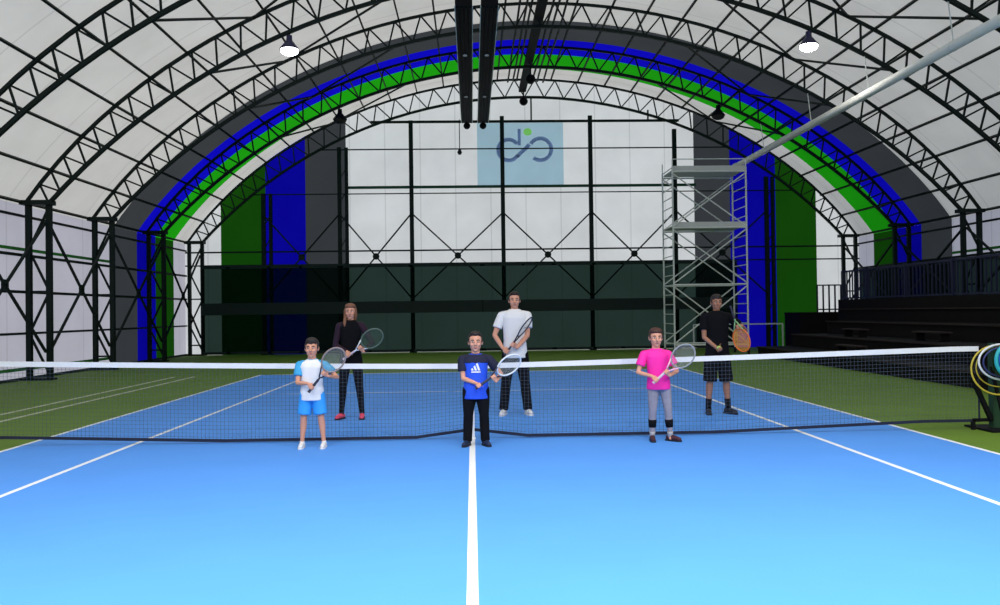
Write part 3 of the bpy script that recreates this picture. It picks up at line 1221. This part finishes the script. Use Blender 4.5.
    s_.loft([(hx * .2, 0, Z(hem), .093 * H * b * hipw + g + .008, .064 * H * b + g + .012), (hx * .2, 0, Z(.52), .090 * H * b * hipw + g + .006, .063 * H * b + g + .008),
             (hx * .3, 0, Z(.60), .083 * H * b + g + .004, .058 * H * b + g + .004),
             (hx * .6, 0, Z(.70), .090 * H * b + g, .061 * H * b + g), (hx * .8, .002, shz - .05 * H, .101 * H * b + g, .061 * H * b + g),
             (hx, .004, shz - .010 * H, .088 * H * b + g, .047 * H * b + g), (hx, .006, shz + .010 * H, .050 * H * b + g, .038 * H + g * .6), (hx, .006, shz + .020 * H, .036 * H * b + g, .032 * H + g * .6)], 28, 2.2)
    fuse(s_, 'shirt', cloth['shirt'], root, .010, 3, .5)
    for s in (-1, 1):
        S, E_, wr = armpts[s]
        q = MB()
        fr = {'short': .62, 'cap': .35}.get(sleeve, 1)
        inn = S + Vector((-s * .045 * H, 0, .010 * H))
        if sleeve == 'long':
            q.caps([inn, S, S.lerp(E_, .5), E_, E_.lerp(wr, .45), E_.lerp(wr, .90)],
                   [.030 * H * b + g, .030 * H * b + g, .0265 * H * b + g * .8, .0215 * H * b + g * .7, .020 * H * b + g * .6, .0155 * H + g * .5])
        else:
            q.caps([inn, S], [.027 * H * b + g, .028 * H * b + g])
            q.tube([S, S.lerp(E_, fr * .5), S.lerp(E_, fr)], [.028 * H * b + g, .031 * H * b + g * 1.1, .029 * H * b + g * 1.5], 16)
        fuse(q, 'sleeve', cloth.get('sleeve', cloth['shirt']), root, .009, 2, .5)
    if 'collar' in cloth:
        q = MB()
        q.tube([(hx + (.040 * H) * cos(t), .006 + (.036 * H) * sin(t), shz + .018 * H + .008 * sin(t)) for t in [2 * pi * i / 24 for i in range(24)]], .009, 8, closed=True)
        q.build('collar', cloth['collar'], root, True)
    # lower clothes
    q = MB()
    q.loft([(0, 0, Z(.455), .078 * H * hipw + g, .058 * H + g), (0, 0, Z(.50), .089 * H * b * hipw + g, .063 * H * b + g), (0, 0, Z(.55), .085 * H * b * hipw + g * .8, .060 * H * b + g * .8)], 24, 2.3)
    for s in (-1, 1):
        hip, kn, calf, ank = legpts[s]
        if bottoms == 'shorts':
            end = hip.lerp(kn, 1.0 if H > 1.5 else .84)
            q.caps([hip], [.053 * H * b + g])
            q.tube([hip, hip.lerp(end, .5), end], [.053 * H * b + g, .050 * H * b + g, .050 * H * b + g * 1.3], 18)
        elif bottoms == 'pants':
            q.caps([hip, hip.lerp(kn, .5), kn, calf], [.053 * H * b + g, .045 * H * b + g, .035 * H + g * .9, .034 * H + g])
            lo = ank.lerp(kn, -.02)
            q.tube([calf, kn.lerp(ank, .75), lo], [.034 * H + g, .031 * H + g, .031 * H + g], 16)
        else:
            q.caps([hip, hip.lerp(kn, .5), kn, calf, kn.lerp(ank, .75), ank.lerp(kn, legm or 0)], [.053 * H * b + .006, .044 * H * b + .006, .031 * H + .006, .0325 * H * b + .005, .0225 * H + .005, .0205 * H + .005])
    fuse(q, {'shorts': 'shorts', 'pants': 'trousers', 'leggings': 'leggings'}[bottoms], cloth['legs'], root, .009, 3, .5)
    # shoes
    fs = H / 1.75 * (1.0 if H > 1.5 else 1.08)
    for idx, (s, (fx, fy)) in enumerate(zip((-1, 1), feet)):
        a = toe[idx]
        dr = Vector((sin(a), -cos(a), 0))
        F = Vector((fx, fy + .02, 0))
        q = MB()
        q.caps([F - dr * .035 * fs + Vector((0, 0, .05 * fs)), F + dr * .06 * fs + Vector((0, 0, .048 * fs)), F + dr * .15 * fs + Vector((0, 0, .036 * fs))], [.040 * fs, .040 * fs, .032 * fs])
        q.caps([F + Vector((0, 0, .05 * fs)), F + Vector((0, 0, .088 * fs))], [.037 * fs, .036 * fs])
        so = fuse(q, 'shoe', shoe[0], root, .007, 3, .5)
        q = MB()
        side = Vector((dr.y, -dr.x, 0))
        prof = [(-.075, .030), (-.05, .040), (.02, .038), (.09, .044), (.15, .038), (.182, .018)]
        pts = [F + dr * (u * fs) + side * (v * fs) for u, v in prof] + [F + dr * (u * fs) - side * (v * fs) for u, v in prof[::-1]]
        n = len(pts)
        q.add([(p.x, p.y, 0.001) for p in pts] + [(p.x, p.y, .024 * fs) for p in pts], [tuple(range(n))[::-1], tuple(range(n, 2 * n))] + [(i, (i + 1) % n, n + (i + 1) % n, n + i) for i in range(n)])
        q.build('sole', shoe[1], so)
        if 'sock' in cloth:
            hip, kn, calf, ank = legpts[s]
            q = MB()
            q.tube([ank + Vector((0, 0, -.02)), ank.lerp(kn, .12), ank.lerp(kn, cloth.get('sockh', .3))], [.021 * H + .004, .022 * H + .004, .0245 * H + .004], 16)
            q.build('sock', cloth['sock'], root, True)
    return root, dict(shz=shz, k=k, leg=legpts, arm=armpts, hx=hx, hz=hz, Z=Z)


M_eye = mat('eye_white', (.75, .73, .70), .3)
M_iris = mat('eye_brown', (.03, .015, .01), .2)
M_lip = mat('lips', (.42, .14, .12), .5)
skinA = mat('light_skin', (.66, .30, .19), .55)
skinB = mat('fair_skin', (.68, .32, .21), .55)
skinC = mat('tan_skin', (.38, .17, .10), .55)
hairDark = mat('dark_brown_hair', (.018, .011, .009), .6, noise=.4, scale=60)
hairBrown = mat('reddish_brown_hair', (.06, .022, .015), .6, noise=.4, scale=60)
hairBlond = mat('dark_blonde_hair', (.20, .085, .045), .6, noise=.4, scale=60)
c_white = mat('white_cotton', (.80, .79, .80), .8, noise=.04, scale=30, bump=.1)
c_sky = mat('sky_blue_cloth', (.03, .32, .80), .7)
c_teal = mat('teal_blue_sleeve', (.04, .34, .62), .7)
c_black = mat('black_cloth', (0.004, 0.004, 0.006), .9, spec=0.15)
c_navy = mat('navy_cloth', (.008, .010, .035), .8)
c_royal = mat('royal_blue_cloth', (.015, .085, .70), .7)
c_pink = mat('hot_pink_cloth', (.95, .02, .36), .7)
c_grey = mat('grey_lilac_leggings', (.27, .25, .30), .8, noise=.25, scale=25)
c_sock = mat('pale_sock', (.5, .47, .46), .8)
s_white = mat('white_shoe', (.75, .74, .74), .6)
s_pink = mat('coral_pink_shoe', (.85, .07, .14), .6)
s_dark = mat('dark_shoe', (.012, .012, .02), .6)
s_navy = mat('navy_shoe', (.01, .02, .06), .6)
s_maroon = mat('dark_maroon_shoe', (.05, .010, .02), .6)
c_purple = mat('dark_purple_cloth', (.02, .005, .018), .85)

_R, _U, _F, _C = _r2, _u2, _f, Vector((CAM_X, -CAM_D, CAM_H))


def at(px, py, Y):
    """where the sight line of a photo pixel meets the vertical plane at court depth Y (used only to measure positions)"""
    d = _F + _R * ((px - 500) / 858.36) - _U * ((py - 302.5) / 858.36)
    return _C + d * ((Y - _C.y) / d.y)


def person(label, px, Y, H, head_h, rk, **kw):
    """rk: dict(hc, butt pixel, depth offsets, t of right and left hand along the axis)"""
    x = kw.pop('x')
    hc = at(rk['hc'][0], rk['hc'][1], Y + rk['dh'])
    bt = at(rk['bt'][0], rk['bt'][1], Y + rk['db'])
    L = rk.get('L', .685)
    org, ax, n, sx = racket(rk['label'], rk['frame'], rk['grip'], bt, hc, L, normal=rk.get('n', (0, -1, 0)), roll=rk.get('roll', 0), string_m=rk.get('sm'), dense=rk.get('dense', 1.0), throat_m=rk.get('tm'))
    base = Vector((x, Y, 0))
    hands = {-1: (org + ax * rk['t'][0] - base, ax, .0155), 1: (org + ax * rk['t'][1] - base, ax, .0125)}
    if 'ball' in rk:
        bc = at(rk['ball'][0], rk['ball'][1], Y + rk['ball'][2])
        q = MB()
        q.ell((0, 0, 0), (.033, .033, .033), None, 20, 14)
        q.cur = 1
        q.tube([(.0335 * cos(t) * cos(.45 * sin(2 * t)), .0335 * sin(t) * cos(.45 * sin(2 * t)), .0335 * sin(.45 * sin(2 * t))) for t in [2 * pi * j / 40 for j in range(40)]], .0012, 5, closed=True)
        o = q.build('tennis_ball', [mat('ball_felt', (.45, .62, .12), .9, noise=.2, scale=90), M['net_tape']], None, True)
        o.location = bc
        tag(o, 'green yellow tennis ball in the right hand of the boy in black', 'ball')
        hands[-1] = (bc - base, Vector((.9, 0, .3)), .034)
    return figure(label, x, Y, H, head_h, hands=hands, **kw)


r1, i1 = person('boy in white shirt with blue sleeves and sky blue shorts, front left', 313, -.5, 1.265, .228,
                dict(label='racket with dark frame held across the boy in sky blue shorts', hc=(333.5, 360), bt=(308, 393), dh=-.24, db=-.2, L=.62, t=(.07, .28), roll=.25, frame=mat('taupe_frame', (.28, .21, .19), .4), grip=M_dfr, tm=M_dfr),
                x=-1.84, cloth=dict(shirt=c_white, sleeve=c_teal, legs=c_sky, collar=c_teal), skin=skinA, hairc=hairDark, feet=[(-.125, .0), (.125, .0)], shL=0, build=1.02,
                hairstyle='fringe', bottoms='shorts', shoe=(s_white, s_white), hem=.435)
r2, i2 = person('woman in black top and leggings with pink shoes, back left', 350, 2.19, 1.69, .235,
                dict(label='grey green racket held by the woman in black', hc=(372, 338.5), bt=(341, 361), dh=-.22, db=-.2, t=(.10, .30), roll=.3, frame=mat('olive_grey_frame', (.10, .15, .12), .5), grip=M_pgr, sm=mat('green_string', (.12, .2, .14), .6), tm=M_wfr),
                x=-1.77, cloth=dict(shirt=c_black, sleeve=c_purple, legs=c_black), skin=skinB, hairc=hairBlond, feet=[(-.15, 0), (.15, .0)], shL=0, build=.89, hipw=1.1,
                hairstyle='long', bottoms='leggings', sleeve='long', shoe=(s_pink, s_dark), toe=(-.35, .1))
r3, i3 = person('boy in royal blue and navy shirt with black trousers, front centre', 477, -.57, 1.315, .236,
                dict(label='white framed racket held by the boy in the blue shirt', hc=(509, 365), bt=(475, 389), dh=-.16, db=-.22, L=.62, t=(.05, .24), roll=.6, frame=M_wfr, grip=M_dfr, tm=M_dfr),
                x=.05, cloth=dict(shirt=c_royal, sleeve=c_navy, legs=c_black, collar=c_navy), skin=skinB, hairc=hairDark, feet=[(-.105, 0), (.10, 0)], shL=0, build=1.06,
                hairstyle='short', bottoms='pants', shoe=(s_navy, s_dark), hem=.415, toe=(-.35, .35))
r4, i4 = person('man in white t-shirt and black trousers, back centre', 512, 2.33, 1.835, .25,
                dict(label='dark racket held edge-on by the man in white', hc=(525, 327), bt=(507, 352), dh=-.26, db=-.22, t=(.07, .20), frame=M_dfr, grip=M_dfr, roll=1.25),
                x=.65, cloth=dict(shirt=c_white, legs=c_black), skin=skinB, hairc=hairDark, feet=[(-.18, 0), (.18, 0)], shL=0, build=.99,
                hairstyle='short', bottoms='pants', shoe=(s_white, s_white), hem=.465, toe=(-.25, .25))
r5, i5 = person('girl in hot pink t-shirt and grey leggings, front right', 655, -.46, 1.325, .226,
                dict(label='pink and white racket held by the girl in pink', hc=(683, 356), bt=(650, 386), dh=-.2, db=-.19, L=.62, t=(.05, .20), frame=M_gfr, grip=M_pgr, tm=M_pfr),
                x=2.20, cloth=dict(shirt=c_pink, legs=c_grey, sock=c_sock, sockh=.16), skin=skinB, hairc=hairBrown, feet=[(-.085, 0), (.125, -.02)], shL=0, build=.98,
                hairstyle='tied', bottoms='leggings', legm=.14, shoe=(s_maroon, s_dark), hem=.46, toe=(-.1, .75), lean=-.03)
r6, i6 = person('boy in black t-shirt and black shorts, back right by the scaffold', 717, 2.03, 1.755, .235,
                dict(label='orange racket held by the boy in black', hc=(741.5, 340), bt=(731, 308), dh=-.30, db=-.24, t=(.06, .32), frame=M_ogr, grip=M_dfr, tm=M_ggr, sm=M_ostr, dense=3.8, roll=.85, ball=(719, 348, -.22)),
                x=3.61, cloth=dict(shirt=c_black, legs=c_black, sock=c_black, sockh=.36), skin=skinC, hairc=hairDark, feet=[(-.14, .0), (.155, 0)], shL=0, build=.98,
                hairstyle='fringe', bottoms='shorts', shoe=(s_dark, s_dark), hem=.47, toe=(-.15, .5))

# dark yoke and three-bar emblem of the front centre shirt
q = MB()
H3, z3 = 1.315, i3['shz']
q.loft([(0, .002, z3 - .062 * H3, .101 * H3 * 1.06 + .018, .061 * H3 * 1.06 + .018), (0, .004, z3 - .010 * H3, .088 * H3 * 1.06 + .018, .047 * H3 * 1.06 + .018), (0, .006, z3 + .012 * H3, .052 * H3 * 1.06 + .018, .036 * H3 + .013)], 28, 2.4)
fuse(q, 'yoke', c_navy, r3, .010, 3, .5)
q = MB()


def slant(mb, x0, w_, h_, z0, y0, lean_=.028, cut=.012):
    """one slanted stripe rising from a flat base"""
    vs = [(x0, 0, z0), (x0 + w_, 0, z0), (x0 + w_ - lean_ * (h_ / .08), 0, z0 + h_), (x0 - lean_ * (h_ / .08) + cut * .5, 0, z0 + h_ - cut)]
    mb.add([(a, y0, c) for a, _, c in vs] + [(a, y0 + .006, c) for a, _, c in vs], [(0, 1, 2, 3), (7, 6, 5, 4), (0, 4, 5, 1), (1, 5, 6, 2), (2, 6, 7, 3), (3, 7, 4, 0)])


yb = -(.061 * H3 * 1.06 + .013 + .006)
zb = .665 * H3
for j, (x0, hh) in enumerate(((-.050, .030), (-.012, .058), (.026, .086))):
    slant(q, x0, .026, hh, zb, yb)
q.box((-.052, yb, zb - .024), (.054, yb + .006, zb - .010))
q.build('emblem', M['net_tape'], r3)
# knee bands of the girl
for s in (-1, 1):
    hip, kn, calf, ank = i5['leg'][s]
    q = MB()
    q.tube([calf.lerp(ank, .12), calf.lerp(ank, .33), calf.lerp(ank, .54)], [.0325 * 1.325 + .006, .031 * 1.325 + .006, .027 * 1.325 + .006], 18)
    q.build('calf_band', c_black, r5, True)

# ---------------------------------------------------------------- training hoops and bag hanging at the right net post
hk = empty('post_hook', (6.5, -.06, 1.06), 'black hook arm near the top of the right net post', 'hook')
m = MB()
m.tube([(0, .02, 0), (0, -.36, 0), (0, -.40, .06)], .012, 8)
m.build('arm', M['black'], hk)


def hoop(cx, cy, cz, rx, rz, m_, label, th=.011, tilt=0.0):
    q = MB()
    q.tube([(rx * cos(t), tilt * sin(t), rz * sin(t)) for t in [2 * pi * k / 48 for k in range(48)]], th, 8, closed=True)
    o = q.build('hoop', m_, None, True)
    o.location = (cx, cy, cz)
    return tag(o, label, 'hoop', 'hoops hanging on the net post')


c1 = at(998, 370, -.12)
hoop(c1.x, -.12, c1.z, .335, .30, M_yfr, 'larger yellow hoop hanging at the right net post', tilt=.03)
c1 = at(1001, 366, -.18)
hoop(c1.x, -.18, c1.z, .31, .255, M_yfr, 'thin yellow hoop inside the larger yellow one at the net post', .008, tilt=-.03)
c1 = at(1003, 362, -.24)
hoop(c1.x, -.24, c1.z, .30, .215, M_wfr, 'white hoop hanging at the right net post', .013, tilt=.02)
c1 = at(1004, 362, -.29)
hoop(c1.x, -.29, c1.z, .255, .18, mat('navy_hoop', (.03, .04, .16), .4), 'navy hoop inside the white hoop at the net post', .010)
c1 = at(1013, 360, -.36)
bg_ = empty('sports_bag', (c1.x, -.38, c1.z), 'blue sports bag with teal rim at the right picture edge', 'bag')
q = MB()
q.ell((0, 0, 0), (.215, .06, .21))
q.build('pouch', M_tcov, bg_, True)
q = MB()
q.tube([(.232 * cos(t), -.02, .22 * sin(t)) for t in [2 * pi * k / 40 for k in range(40)]], .022, 8, closed=True)
q.build('rim', M_tfr, bg_, True)
q = MB()
q.tube([(-.1, 0, .18), (-.06, .0, .27), (0, .02, .30), (.06, 0, .27), (.1, 0, .18)], .012, 8)
q.build('strap', M['black'], bg_, True)
